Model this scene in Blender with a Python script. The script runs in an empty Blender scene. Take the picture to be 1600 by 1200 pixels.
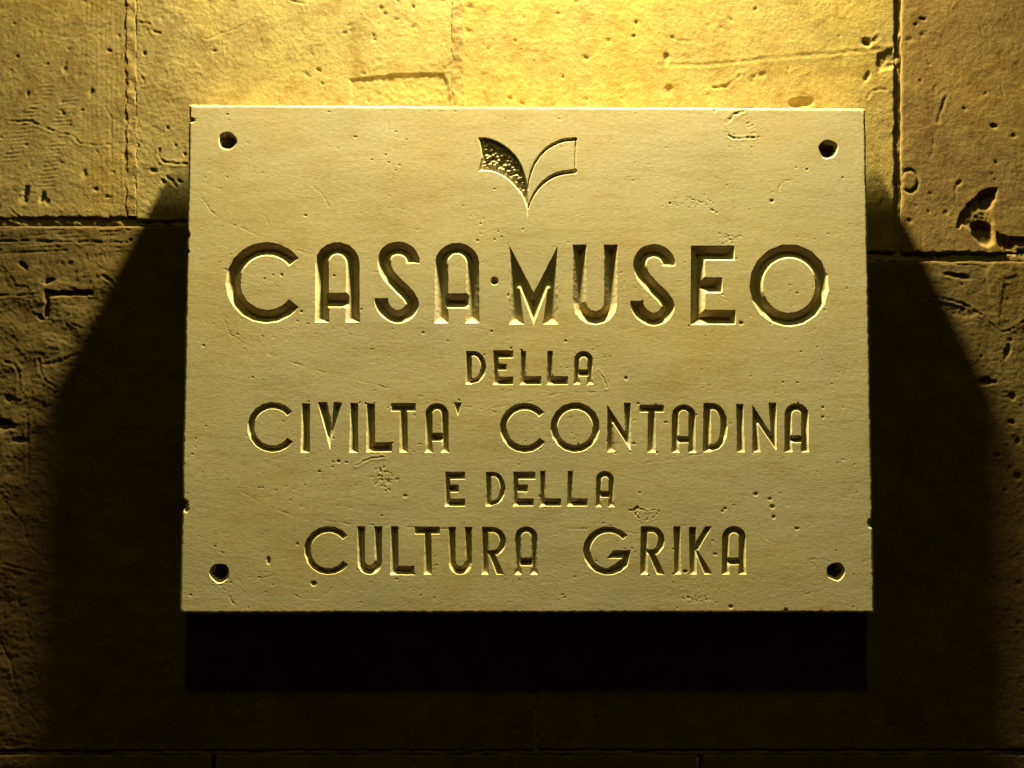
import bpy, math
import numpy as np
from mathutils import Euler, Vector

# ---------------------------------------------------------------- camera, world, lamps, exposure
S = bpy.context.scene
COL = S.collection
RESX, FPX = 1600.0, 1568.0
CAM_LOC = (-0.0260, -0.91316, -0.07233)
CAM_ROT = (1.62548, -0.00139379, -0.01297321)
THICK = 0.034                       # the plaque's face stands this far from the wall
GAP = 0.008                         # air between its back and the wall
PW, PH = 0.6024, 0.4462             # plaque width and height

cd = bpy.data.cameras.new("camera")
cam = bpy.data.objects.new("camera", cd)
COL.objects.link(cam)
cam.location = CAM_LOC
cam.rotation_euler = CAM_ROT
cd.sensor_width = 36.0
cd.lens = 36.0 * FPX / RESX
cd.clip_start = 0.01
cd.clip_end = 50.0
S.camera = cam

w = bpy.data.worlds.new("World")
S.world = w
w.use_nodes = True
bg = w.node_tree.nodes["Background"]
bg.inputs[0].default_value = (1.0, 0.60, 0.22, 1)
bg.inputs[1].default_value = 0.015

def lamp(name, kind, loc, energy, color, radius, aim=None, size=None, blend=1.0):
    d = bpy.data.lights.new(name, kind)
    d.energy = energy
    d.color = color
    d.shadow_soft_size = radius
    o = bpy.data.objects.new(name, d)
    COL.objects.link(o)
    o.location = loc
    if aim is not None:
        o.rotation_euler = (Vector(aim) - Vector(loc)).to_track_quat('-Z', 'Y').to_euler()
    if kind == 'SPOT':
        d.spot_size = math.radians(size)
        d.spot_blend = blend
    return o

LX, LY, LZ = 0.0055, -0.087, 0.810
lamp("wall_lamp", 'SPOT', (LX, LY, LZ), 425, (1.0, 0.92, 0.47), 0.030,
     aim=(0.0, -0.05, -0.30), size=136, blend=1.0)
lamp("street_lamp_light", 'POINT', (0.0, -2.0, 4.35), 160, (0.86, 0.98, 0.16), 0.12)

S.view_settings.view_transform = 'Standard'
S.view_settings.look = 'None'
S.view_settings.exposure = 0.0
S.view_settings.gamma = 1.0
S.render.engine = 'CYCLES'
S.cycles.max_bounces = 6
S.cycles.diffuse_bounces = 4

# ---------------------------------------------------------------- projection helpers
RM = np.array(Euler(CAM_ROT, 'XYZ').to_matrix())
CL = np.array(CAM_LOC)

def to_plane(px, py, Y):
    """point of the plane y = Y that the photograph shows at px, py (1600 x 1200)"""
    px = np.asarray(px, float); py = np.asarray(py, float)
    d = np.stack([(px - 800) / FPX, (600 - py) / FPX, -np.ones_like(px)], -1) @ RM.T
    t = (Y - CL[1]) / d[..., 1]
    return CL[0] + d[..., 0] * t, CL[2] + d[..., 2] * t

def to_photo(X, Z, Y):
    P = np.stack([X - CL[0], np.full_like(X, Y) - CL[1], Z - CL[2]], -1) @ RM
    return 800 + FPX * P[..., 0] / -P[..., 2], 600 - FPX * P[..., 1] / -P[..., 2]

# ---------------------------------------------------------------- noise
def _hash(ix, iy, seed):
    h = (ix.astype(np.int64) * 374761393 + iy.astype(np.int64) * 668265263 + seed * 974634777) & 0xffffffff
    h = ((h ^ (h >> 13)) * 1274126177) & 0xffffffff
    h = (h ^ (h >> 16)) & 0xffffff
    return h / float(0xffffff)

def vn(x, y, seed=0):
    """gradient noise about -1..1"""
    fx = np.floor(x); fy = np.floor(y)
    dx = x - fx; dy = y - fy
    ux = dx * dx * dx * (dx * (dx * 6 - 15) + 10); uy = dy * dy * dy * (dy * (dy * 6 - 15) + 10)
    out = 0
    for a in (0, 1):
        for b in (0, 1):
            g = _hash(fx + a, fy + b, seed) * 2 * math.pi
            v = np.cos(g) * (dx - a) + np.sin(g) * (dy - b)
            out = out + v * (ux if a else 1 - ux) * (uy if b else 1 - uy)
    return out * 1.5

def fbm(x, y, seed=0, octv=4, gain=0.5):
    s = 0; a = 1.0; t = 0
    for k in range(octv):
        s = s + a * vn(x * 2 ** k + 17.3 * k, y * 2 ** k - 9.1 * k, seed + k)
        t += a; a *= gain
    return s / t * 1.3

def sstep(a, b, x):
    t = np.clip((x - a) / (b - a), 0, 1)
    return t * t * (3 - 2 * t)

def cells(x, y, seed=0):
    """distance to the nearest scattered point"""
    fx = np.floor(x); fy = np.floor(y)
    best = np.full(np.shape(x), 9.0)
    for a in (-1, 0, 1):
        for b in (-1, 0, 1):
            cx = fx + a + _hash(fx + a, fy + b, seed); cy = fy + b + _hash(fx + a, fy + b, seed + 7)
            best = np.minimum(best, np.hypot(x - cx, y - cy))
    return best

# ---------------------------------------------------------------- signed distances (positive inside), photo pixels
def sd_poly(px, py, pts):
    pts = np.asarray(pts, float)
    d = np.full(px.shape, 1e9); ins = np.zeros(px.shape, bool)
    n = len(pts)
    for i in range(n):
        a = pts[i]; b = pts[(i + 1) % n]
        ab = b - a; L = ab @ ab
        if L < 1e-9:
            continue
        t = np.clip(((px - a[0]) * ab[0] + (py - a[1]) * ab[1]) / L, 0, 1)
        d = np.minimum(d, (px - a[0] - t * ab[0]) ** 2 + (py - a[1] - t * ab[1]) ** 2)
        c = (a[1] > py) != (b[1] > py)
        if abs(ab[1]) > 1e-9:
            ins ^= c & (px < a[0] + (py - a[1]) * ab[0] / ab[1])
    d = np.sqrt(d)
    return np.where(ins, d, -d)

def d_line(px, py, pts):
    d = np.full(px.shape, 1e9)
    for (ax, ay), (bx, by) in zip(pts[:-1], pts[1:]):
        vx, vy = bx - ax, by - ay
        L = vx * vx + vy * vy + 1e-9
        t = np.clip(((px - ax) * vx + (py - ay) * vy) / L, 0, 1)
        d = np.minimum(d, (px - ax - t * vx) ** 2 + (py - ay - t * vy) ** 2)
    return np.sqrt(d)

def arc(cx, cy, rx, ry, a0, a1, n):
    a = np.radians(np.linspace(a0, a1, n + 1))
    return [(cx + rx * math.cos(t), cy - ry * math.sin(t)) for t in a]

def rect(x0, y0, x1, y1):
    return [(x0, y0), (x1, y0), (x1, y1), (x0, y1)]

# each glyph is a list of cut strokes; each stroke a closed outline
def g_C(cx, cy, Ro, Ri, a0=37, a1=323, n=15, icx=None, icy=None, kx=1.0):
    icx = cx if icx is None else icx; icy = cy if icy is None else icy
    return [arc(cx, cy, Ro * kx, Ro, a0, a1, n) + arc(icx, icy, Ri * kx, Ri, a1, a0, 26)]

def g_O(cx, cy, Ro, Ri, kx=0.96, n=17):
    # two overlapping half rings
    return [arc(cx, cy, Ro * kx, Ro, 80, 285, n * 205 // 360 + 1) + arc(cx, cy, Ri * kx, Ri, 285, 80, 20),
            arc(cx, cy, Ro * kx, Ro, 270, 458, n * 188 // 360 + 1) + arc(cx, cy, Ri * kx, Ri, 458, 270, 20)]

def g_A(x0, x1, y0, y1, w, iy, b0, b1, lean=0.0, fl=1.0):
    cx = (x0 + x1) / 2; r = (x1 - x0) / 2; ir = r - w
    cy = y0 + r * 0.95; icy = iy + ir * 1.05
    icy = min(icy, cy + 4)
    band = [(x0 - fl, y1), (x0, y1 - w)] + arc(cx, cy, r, cy - y0, 180, 0, 9) + [(x1 + lean, y1 - w), (x1 + fl + lean, y1),
            (x1 - w - fl + lean, y1), (x1 - w + lean, y1 - w)] + arc(cx, icy, ir, icy - iy, 0, 180, 9) + [(x0 + w, y1 - w), (x0 + w + fl, y1)]
    return [band, rect(x0 + w * 0.55, b0, x1 - w * 0.55, b1)]

def g_U(x0, x1, y0, y1, w, iy, fl=0.8):
    cx = (x0 + x1) / 2; r = (x1 - x0) / 2; ir = r - w
    return [[(x0 - fl, y0), (x0, y0 + w)] + arc(cx, y1 - r * 0.98, r, r * 0.98, 180, 360, 8) + [(x1, y0 + w), (x1 + fl, y0),
            (x1 - w - fl, y0), (x1 - w, y0 + w)] + arc(cx, iy - ir * 1.1, ir, ir * 1.1, 360, 180, 9) + [(x0 + w, y0 + w), (x0 + w + fl, y0)]]

def g_E(x0, x1, xm, y0, y1, w, t, m0, m1, fl=0.8, xt=None):
    xt = x1 if xt is None else xt
    return [[(x0, y0), (x0 + w, y0), (x0 + w, y1), (x0 - fl, y1)], rect(x0 + w * .2, y0, xt, y0 + t),
            rect(x0 + w * .3, m0, xm, m1), rect(x0 + w * .2, y1 - t, x1, y1)]

def g_L(x0, x1, y0, y1, w, b0, fl=1.0):
    return [[(x0, y0), (x0 + w, y0), (x0 + w + .4, y1), (x0 - fl, y1)], rect(x0 + w * .15, b0, x1, y1)]

def g_I(x0, x1, y0, y1, xb0=None, xb1=None):
    xb0 = x0 if xb0 is None else xb0; xb1 = x1 if xb1 is None else xb1
    return [[(x0, y0), (x1, y0), ((x1 + xb1) / 2 - .6, (y0 + y1) / 2), (xb1, y1), (xb0, y1), ((x0 + xb0) / 2 + .6, (y0 + y1) / 2)]]

def g_T(x0, x1, y0, yb, s0, s1, y1, fl=1.0):
    return [rect(x0, y0, x1, yb), [(s0, y0 + 1), (s1, y0 + 1), (s1 + fl, y1), (s0 - fl, y1)]]

def g_D(x0, x1, y0, y1, w, cw):
    r = (y1 - y0) / 2; cy = (y0 + y1) / 2; bx = x0 + w + cw * 0.25
    return [[(x0, y0), (x0 + w, y0), (x0 + w, y1), (x0 - 1, y1)],
            [(x0 + w * .2, y0)] + arc(bx, cy - 1, x1 - bx, r - 1, 90, -90, 8)[0:] + [(x0 + w * .2, y1), (x0 + w * .2, y1 - w * 1.05)]
            + arc(bx, cy - 1, x1 - bx - w, r - w, -90, 90, 9) + [(x0 + w * .2, y0 + w * 1.05)]]

def g_N(x0, x1, y0, y1, w, wt, yd, ye):
    return [[(x0, y0), (x1 - w * .7, ye - 8), (x1 - wt, y0 - 3), (x1, y0 - 3), (x1, y1 - 3), (x1 - 1.5, y1 - 3), (x0 + w * .68, yd), (x0 + w, y1), (x0, y1)]]

def g_R(x0, x1, y0, y1, w, ybowl, lx0, lx1):
    cy = (y0 + ybowl) / 2; r = (ybowl - y0) / 2; bx = x0 + w + (x1 - x0 - w) * .25
    return [[(x0, y0), (x0 + w, y0), (x0 + w, y1), (x0 - 1, y1)],
            [(x0 + w * .2, y0)] + arc(bx, cy, x1 - bx, r, 90, -70, 7) + [(x0 + w * .75, ybowl - 2), (x0 + w * .75, ybowl - 9)]
            + arc(bx, cy, x1 - bx - w, r - w * .9, -75, 90, 8) + [(x0 + w * .2, y0 + w * .95)],
            [(x0 + w * .9, ybowl - 6), (x0 + w * 1.9, ybowl - 5), (lx1, y1), (lx0, y1)]]

def band(ctr, wd):
    """outline of a stroke of width wd along a smooth curve through ctr"""
    P = np.array(ctr, float); P = np.vstack([2 * P[0] - P[1], P, 2 * P[-1] - P[-2]])
    out = []
    for i in range(1, len(P) - 2):
        for t in np.linspace(0, 1, 6, endpoint=False):
            out.append(0.5 * ((2 * P[i]) + (-P[i - 1] + P[i + 1]) * t + (2 * P[i - 1] - 5 * P[i] + 4 * P[i + 1] - P[i + 2]) * t * t
                              + (-P[i - 1] + 3 * P[i] - 3 * P[i + 1] + P[i + 2]) * t ** 3))
    out.append(P[-2]); out = np.array(out)
    d = np.gradient(out, axis=0); d /= np.linalg.norm(d, axis=1)[:, None]
    nrm = np.stack([-d[:, 1], d[:, 0]], 1) * wd / 2
    return [tuple(p) for p in out + nrm] + [tuple(p) for p in (out - nrm)[::-1]]

def g_S(dx, dy, w=21.5):
    c = [(645, 412), (644.5, 404), (637, 393), (622, 388), (606, 394), (600.5, 410), (606, 428), (622, 446), (638, 462), (644, 476), (636, 490), (620, 495), (604, 487), (596.5, 475), (595.8, 465.5)]
    c = [(x + dx, y + dy) for x, y in c]
    return [band(c, w)]

M = [[(796, 383), (834, 457), (871.5, 384), (871.5, 460), (872.5, 507), (848, 507), (856, 450), (834, 508), (812, 450), (819, 507), (795, 507), (796, 460)]]
V = [[(496, 628), (511.5, 628), (519.5, 672), (516, 704)], [(521, 628), (535, 629), (520, 684), (516, 704), (514.5, 672)]]
G = [arc(950, 860.5, 39.5, 38.5, 38, 322, 14) + [(986.2, 859), (974, 861), (971.5, 873), (963, 879.5), (951, 886.5)] + arc(951, 860.5, 28, 27.5, 262, 38, 20),
     [(958.5, 859.5), (986, 859.5), (973, 873), (947, 873)]]
K = [[(1076, 823), (1088, 823), (1089, 897.5), (1078, 897.5)],
     [(1101.5, 822), (1113, 822), (1089, 863), (1081, 864), (1087, 848)],
     [(1083, 856), (1091, 860), (1114, 897.5), (1100.5, 897.5)]]
APO = [[(708.6, 628.3), (722, 628.3), (715.6, 651)]]

# (character, line, strokes)
LETTERS = [
    ("C", "casa museo", g_C(416.5, 441.8, 64, 42, 37, 323, 16, icx=418)),
    ("A", "casa museo", g_A(492.5, 562, 378, 504, 21.5, 398, 457, 481)),
    ("S", "casa museo", g_S(0, 0)),
    ("A", "casa museo", g_A(679.5, 749, 379, 505, 21, 397, 458, 482)),
    ("dot", "casa museo", [arc(772.8, 438.8, 7, 7, 0, 330, 11)]),
    ("M", "casa museo", M),
    ("U", "casa museo", g_U(895.5, 964.5, 382, 508, 20.5, 486)),
    ("S", "casa museo", g_S(399.5, 4)),
    ("E", "casa museo", g_E(1079.5, 1150, 1129, 383.5, 507.7, 22.5, 23.8, 433, 458, xt=1148)),
    ("O", "casa museo", g_O(1233, 446, 65, 42.5)),
    ("D", "upper della", g_D(728, 760, 548, 601, 9.5, 13)),
    ("E", "upper della", g_E(770.5, 802, 792, 547, 601.5, 9.5, 13, 568, 579)),
    ("L", "upper della", g_L(813.5, 846, 548, 601.5, 8.5, 587.5)),
    ("L", "upper della", g_L(855, 888, 548, 601.5, 9, 587.5)),
    ("A", "upper della", g_A(897, 926.5, 548, 601, 9, 558, 577, 588)),
    ("C", "civilta", g_C(426, 667.5, 39.7, 28.3, 37, 325, 15)),
    ("I", "civilta", g_I(471.5, 484.8, 630, 707.5, 469.3, 484.8)),
    ("V", "civilta", V),
    ("I", "civilta", g_I(546.8, 560, 629.5, 707.5, 545.5, 560)),
    ("L", "civilta", g_L(573, 613, 630, 706.5, 13, 690.5)),
    ("T", "civilta", g_T(611, 650, 629.5, 643, 625, 636.5, 707)),
    ("A", "civilta", g_A(664.5, 701, 629.5, 707.5, 11.5, 640.5, 676, 690)),
    ("apostrophe", "civilta", APO),
    ("C", "contadina", g_C(820, 668.3, 39.5, 27.5, 37, 326, 15)),
    ("O", "contadina", g_O(898.7, 667.7, 39.7, 27.5, 0.98)),
    ("N", "contadina", g_N(948.7, 986, 632, 706.5, 13, 11.5, 661, 683)),
    ("T", "contadina", g_T(999, 1038, 632, 644.5, 1012.5, 1024, 707)),
    ("A", "contadina", g_A(1049.5, 1087, 631.5, 707.5, 11.5, 641.5, 681, 692.5)),
    ("D", "contadina", g_D(1099, 1137.5, 629.5, 706.5, 12, 16)),
    ("I", "contadina", g_I(1150, 1162, 631, 706.5, 1151, 1164)),
    ("N", "contadina", g_N(1175.5, 1213.5, 632, 706.5, 13, 13, 663, 684)),
    ("A", "contadina", g_A(1225.5, 1263.5, 629.5, 706.5, 12, 641.5, 680, 692)),
    ("E", "lower della", g_E(695.5, 727, 717, 737, 791.5, 8.5, 12.3, 757, 769.5)),
    ("D", "lower della", g_D(759, 790, 737, 791.3, 9, 14)),
    ("E", "lower della", g_E(802, 834.5, 825, 737, 791, 8.5, 12.3, 757, 769, xt=837)),
    ("L", "lower della", g_L(844, 877, 735.5, 791.3, 8.5, 778.5)),
    ("L", "lower della", g_L(887, 918.5, 735.5, 791.3, 8.5, 778.5)),
    ("A", "lower della", g_A(931, 959.5, 735.5, 792.3, 9, 745.5, 767, 777.8)),
    ("C", "cultura", g_C(513.3, 860, 38.5, 27.5, 37, 325, 15)),
    ("U", "cultura", g_U(558.5, 597, 822, 898.3, 11.8, 883)),
    ("L", "cultura", g_L(610.5, 647.5, 822, 898.5, 12, 884)),
    ("T", "cultura", g_T(647.8, 687.5, 822.5, 835, 663, 674, 898)),
    ("U", "cultura", g_U(701, 737.5, 823, 898.3, 11, 884)),
    ("R", "cultura", g_R(753, 791, 823, 898, 10.5, 869, 775.5, 788)),
    ("A", "cultura", g_A(804.5, 840, 822, 898.3, 10.5, 832, 871, 884.5)),
    ("G", "grika", G),
    ("R", "grika", g_R(1001, 1039, 822, 898, 11.5, 868, 1026, 1039.5)),
    ("I", "grika", g_I(1052, 1063.5, 822, 897.3, 1053, 1065)),
    ("K", "grika", K),
    ("A", "grika", g_A(1128, 1165.5, 821.5, 897.6, 11.5, 833, 871, 883)),
]
PAGE_L = [(747, 214.5), (759, 214), (768, 216.5), (778, 220.5), (788, 226), (797, 233), (805, 241), (811, 249.5), (816, 259), (820, 270),
          (823.5, 284), (825, 297), (825.5, 320), (824.9, 345), (824.3, 345), (822.6, 325), (819, 313), (815, 305), (809, 297), (802, 289),
          (794, 281), (785, 275), (777, 271), (768, 268.3), (758, 267), (747.3, 267.5), (750, 258), (751.8, 246), (751.3, 234), (749.5, 223)]
GR_T = [(825, 296), (826.5, 282), (830, 268), (836, 254), (844, 242.5), (853, 233), (863, 226.5), (872, 222), (881, 219), (899, 217.5)]
GR_B = [(825.3, 326), (829, 314), (834.5, 303), (841, 293.5), (848, 286), (857, 279), (867, 273.5), (879, 270), (899, 267.5)]
HOLES = [(355.5, 220, 14.7), (1294, 233, 15.3), (343, 895.5, 15.8), (1306, 893, 14.8)]

# ---------------------------------------------------------------- materials
def nodes_of(m):
    m.use_nodes = True
    nt = m.node_tree
    return nt, nt.nodes, nt.links

def ramp(N, stops):
    r = N.new("ShaderNodeValToRGB")
    e = r.color_ramp.elements
    while len(e) < len(stops):
        e.new(0.5)
    for q, (p, c) in zip(e, stops):
        q.position = p; q.color = (*c, 1)
    return r

def noise(N, L, vec, scale, detail=4, rough=0.55, stretch=None):
    t = N.new("ShaderNodeTexNoise")
    t.inputs["Scale"].default_value = scale
    t.inputs["Detail"].default_value = detail
    t.inputs["Roughness"].default_value = rough
    if stretch:
        mp = N.new("ShaderNodeMapping"); mp.inputs["Scale"].default_value = stretch
        L.new(vec, mp.inputs[0]); vec = mp.outputs[0]
    L.new(vec, t.inputs["Vector"])
    return t

def mix(N, L, fac, a, b, mode='MIX'):
    m = N.new("ShaderNodeMix"); m.data_type = 'RGBA'; m.blend_type = mode
    for sock, v in ((m.inputs[0], fac), (m.inputs[6], a), (m.inputs[7], b)):
        if hasattr(v, "is_output"):
            L.new(v, sock)
        elif isinstance(v, (int, float)):
            sock.default_value = v
        else:
            sock.default_value = (*v, 1)
    return m.outputs[2]

def plaque_material():
    m = bpy.data.materials.new("carved_limestone")
    nt, N, L = nodes_of(m)
    b = N["Principled BSDF"]
    b.inputs["Roughness"].default_value = 0.95
    b.inputs["Specular IOR Level"].default_value = 0.15
    if "Diffuse Roughness" in b.inputs:
        b.inputs["Diffuse Roughness"].default_value = 0.6
    g = N.new("ShaderNodeNewGeometry").outputs["Position"]
    n1 = noise(N, L, g, 9, 5, 0.6)
    n2 = noise(N, L, g, 60, 4, 0.6, (0.35, 1, 1.6))
    n3 = noise(N, L, g, 500, 3, 0.7, (0.4, 1, 1))
    r1 = ramp(N, [(0.35, (0.470, 0.395, 0.262)), (0.50, (0.490, 0.402, 0.242)), (0.68, (0.478, 0.372, 0.190))])
    L.new(n1.outputs["Fac"], r1.inputs[0])
    r2 = ramp(N, [(0.32, (0.90, 0.85, 0.75)), (0.5, (0.98, 0.97, 0.95)), (0.7, (1.03, 1.03, 1.02))])
    L.new(n2.outputs["Fac"], r2.inputs[0])
    r3 = ramp(N, [(0.33, (0.88, 0.84, 0.76)), (0.6, (1.04, 1.04, 1.04))])
    L.new(n3.outputs["Fac"], r3.inputs[0])
    c = mix(N, L, 1.0, r1.outputs[0], r2.outputs[0], 'MULTIPLY')
    c = mix(N, L, 1.0, c, r3.outputs[0], 'MULTIPLY')
    L.new(c, b.inputs["Base Color"])
    bp = N.new("ShaderNodeBump"); bp.inputs["Strength"].default_value = 0.4; bp.inputs["Distance"].default_value = 0.00010
    nb = noise(N, L, g, 900, 4, 0.65, (0.45, 1, 1.2))
    L.new(nb.outputs["Fac"], bp.inputs["Height"])
    bp2 = N.new("ShaderNodeBump"); bp2.inputs["Strength"].default_value = 0.3; bp2.inputs["Distance"].default_value = 0.00014
    nb2 = noise(N, L, g, 220, 4, 0.6, (0.6, 1, 1.3))
    L.new(nb2.outputs["Fac"], bp2.inputs["Height"]); L.new(bp.outputs[0], bp2.inputs["Normal"])
    L.new(bp2.outputs[0], b.inputs["Normal"])
    return m

def wall_material(name, tints, fine=1.0):
    m = bpy.data.materials.new(name)
    nt, N, L = nodes_of(m)
    b = N["Principled BSDF"]
    b.inputs["Roughness"].default_value = 0.97
    b.inputs["Specular IOR Level"].default_value = 0.1
    if "Diffuse Roughness" in b.inputs:
        b.inputs["Diffuse Roughness"].default_value = 0.5
    g = N.new("ShaderNodeNewGeometry").outputs["Position"]
    at = N.new("ShaderNodeAttribute"); at.attribute_type = 'OBJECT'; at.attribute_name = "tone"
    n1 = noise(N, L, g, 7, 6, 0.62)
    add = N.new("ShaderNodeMath"); add.operation = 'ADD'
    L.new(n1.outputs["Fac"], add.inputs[0]); L.new(at.outputs["Fac"], add.inputs[1])
    r1 = ramp(N, [(0.30, tints[0]), (0.50, tints[1]), (0.72, tints[2])])
    L.new(add.outputs[0], r1.inputs[0])
    n2 = noise(N, L, g, 42, 5, 0.65)
    r2 = ramp(N, [(0.32, (0.74, 0.64, 0.48)), (0.5, (0.95, 0.93, 0.9)), (0.68, (1.1, 1.09, 1.05))])
    L.new(n2.outputs["Fac"], r2.inputs[0])
    n3 = noise(N, L, g, 420, 4, 0.7)
    r3 = ramp(N, [(0.3, (0.78, 0.73, 0.66)), (0.6, (1.05, 1.05, 1.05))])
    L.new(n3.outputs["Fac"], r3.inputs[0])
    c = mix(N, L, 1.0, r1.outputs[0], r2.outputs[0], 'MULTIPLY')
    c = mix(N, L, 1.0, c, r3.outputs[0], 'MULTIPLY')
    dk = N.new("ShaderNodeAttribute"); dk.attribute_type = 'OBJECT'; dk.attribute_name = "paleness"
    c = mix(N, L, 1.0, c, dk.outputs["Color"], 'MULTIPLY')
    L.new(c, b.inputs["Base Color"])
    bp = N.new("ShaderNodeBump"); bp.inputs["Strength"].default_value = 0.6; bp.inputs["Distance"].default_value = 0.0003 * fine
    nb = noise(N, L, g, 700, 5, 0.7)
    L.new(nb.outputs["Fac"], bp.inputs["Height"])
    bp2 = N.new("ShaderNodeBump"); bp2.inputs["Strength"].default_value = 0.6; bp2.inputs["Distance"].default_value = 0.0007 * fine
    nb2 = noise(N, L, g, 180, 5, 0.62)
    L.new(nb2.outputs["Fac"], bp2.inputs["Height"]); L.new(bp.outputs[0], bp2.inputs["Normal"])
    L.new(bp2.outputs[0], b.inputs["Normal"])
    return m

MAT_P = plaque_material()
MAT_W = wall_material("old_tufa_stone", [(0.155, 0.101, 0.040), (0.205, 0.149, 0.058), (0.240, 0.163, 0.044)])
MAT_M = wall_material("lime_mortar", [(0.21, 0.150, 0.060), (0.25, 0.185, 0.075), (0.27, 0.19, 0.068)], 1.5)

# ---------------------------------------------------------------- mesh helpers
def make_mesh(name, V, loops, counts, mat, smooth=True):
    me = bpy.data.meshes.new(name)
    me.vertices.add(len(V)); me.vertices.foreach_set("co", np.ascontiguousarray(V, np.float32).ravel())
    me.loops.add(len(loops)); me.loops.foreach_set("vertex_index", np.asarray(loops, np.int32))
    me.polygons.add(len(counts))
    st = np.concatenate([[0], np.cumsum(counts)[:-1]]).astype(np.int32)
    me.polygons.foreach_set("loop_start", st)
    me.polygons.foreach_set("loop_total", np.asarray(counts, np.int32))
    me.update(calc_edges=True)
    me.validate()
    me.polygons.foreach_set("use_smooth", np.full(len(me.polygons), smooth))
    me.materials.append(mat)
    return me

def link(name, me, parent=None, **props):
    o = bpy.data.objects.new(name, me); COL.objects.link(o)
    if parent is not None:
        o.parent = parent
    for k, v in props.items():
        o[k] = v
    return o

def grid_quads(ny, nx, base=0):
    i = np.arange(ny - 1)[:, None] * nx + np.arange(nx - 1)[None, :] + base
    return np.stack([i, i + 1, i + nx + 1, i + nx], -1).reshape(-1, 4)

# ================================================================= THE PLAQUE
U = PW / 1066.0                                  # one photo pixel on the plaque front, in metres
STEP = 1.12 * U
nx = int(round(PW / STEP)) + 1; ny = int(round(PH / STEP)) + 1
gx = np.linspace(-PW / 2, PW / 2, nx); gz = np.linspace(PH / 2, -PH / 2, ny)
GX, GZ = np.meshgrid(gx, gz)
PX, PY = to_photo(GX, GZ, -THICK)

F = np.full(PX.shape, -1e3)                      # best signed distance
DEP = np.zeros(PX.shape)                         # depth of cut in pixels
OWN = np.full(PX.shape, -1)
wob = 0.55 * vn(PX / 8.0, PY / 8.0, 3) + 0.22 * vn(PX / 2.1, PY / 2.1, 5)
rough_in = 0.5 * vn(PX / 6.0, PY / 6.0, 8) + 0.35 * vn(PX / 2.4, PY / 2.4, 9)
parts = []

def window(x0, y0, x1, y1, m=6):
    X, Z = to_plane([x0 - m, x1 + m, x0 - m, x1 + m], [y0 - m, y0 - m, y1 + m, y1 + m], -THICK)
    a = max(0, int((X.min() + PW / 2) / STEP)); b = min(nx, int((X.max() + PW / 2) / STEP) + 2)
    c = max(0, int((PH / 2 - Z.max()) / STEP)); d = min(ny, int((PH / 2 - Z.min()) / STEP) + 2)
    return slice(c, d), slice(a, b)

def put(idx, win, f, depth):
    sub = F[win]; better = f > sub
    OWN[win] = np.where(better, idx, OWN[win])
    F[win] = np.where(better, f, sub)
    DEP[win] = np.where(f > 0, np.maximum(DEP[win], depth), DEP[win])

VCUT = 0.86                                      # steepness of the cut
for ch, line, strokes in LETTERS:
    P = np.array([p for s in strokes for p in s])
    win = window(P[:, 0].min(), P[:, 1].min(), P[:, 0].max(), P[:, 1].max())
    x, y = PX[win], PY[win]
    big = line == "casa museo"
    f0 = np.max([sd_poly(x, y, s) for s in strokes], axis=0)
    f = f0 + wob[win] * (0.8 if big else 0.65)
    if ch == "dot":
        dep = np.minimum(f * 1.8, 8)
    else:
        dep = np.maximum((f0 + (f - f0) * np.exp(-np.clip(f0, 0, 20) / 1.5)) * (VCUT if big else VCUT * 1.15), 0.01)
        dep = dep + rough_in[win] * np.clip(f / 4, 0, 1) * (0.3 if big else 0.2)
        dep = np.minimum(dep, 18.5 if big else 11.5)
    parts.append(("letter", ch, line))
    put(len(parts) - 1, win, f, dep)

# emblem: sunken pebbled page, outlined page
win = window(740, 208, 910, 350)
x, y = PX[win], PY[win]
f = sd_poly(x, y, PAGE_L) + wob[win] * 0.4
peb = (0.60 - cells(x / 8.4 + y / 30, y / 6.6, 4)) * 10.5 + 1.2 * vn(x / 3, y / 3, 2)
dep = np.minimum(f * 1.3, 3.4 - 0.36 * np.clip(peb, -2, 6.2) * np.clip((f - 4.0) / 2.5, 0, 1))
parts.append(("page", "left", "")); put(len(parts) - 1, win, f, np.maximum(dep, 0.1))
wd = lambda t: t
def groove_sd(pts, w0, w1):
    d = np.full(x.shape, -1e3)
    n = len(pts) - 1
    for i in range(n):
        (ax, ay), (bx, by) = pts[i], pts[i + 1]
        vx, vy = bx - ax, by - ay
        t = np.clip(((x - ax) * vx + (y - ay) * vy) / (vx * vx + vy * vy), 0, 1)
        ww = w0 + (w1 - w0) * math.sin(min(1, (i + 0.5) / n) * math.pi / 2)
        d = np.maximum(d, ww - np.hypot(x - ax - t * vx, y - ay - t * vy))
    return d
f = np.maximum(groove_sd(GR_T, 1.5, 3.5), groove_sd(GR_B, 1.3, 4.1))
f = np.maximum(f, 1.8 - d_line(x, y, [(899.6, 217), (898.8, 268)]))
f = np.minimum(f, 902 - x) + wob[win] * 0.25
parts.append(("page_outline", "right", "")); put(len(parts) - 1, win, f, np.minimum(f * 1.2, 5))

for k, (cx, cy, r) in enumerate(HOLES):
    win = window(cx - r, cy - r, cx + r, cy + r)
    x, y = PX[win], PY[win]
    ang = np.arctan2(y - cy, x - cx)
    rr = r * (1 + 0.035 * np.cos(3 * ang + k) + 0.03 * np.cos(5 * ang + 2 * k))
    f = rr - np.hypot(x - cx, y - cy) + wob[win] * 0.6
    f2 = rr * 0.80 - np.hypot(x - cx + 0.3, y - cy + 1.6)
    dep = np.where(f2 > 0, np.minimum(3.6 + f2 * 12, 34), np.minimum(f * 1.05, 3.6))
    parts.append(("screw_hole", "", "")); put(len(parts) - 1, win, f, dep)

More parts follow.
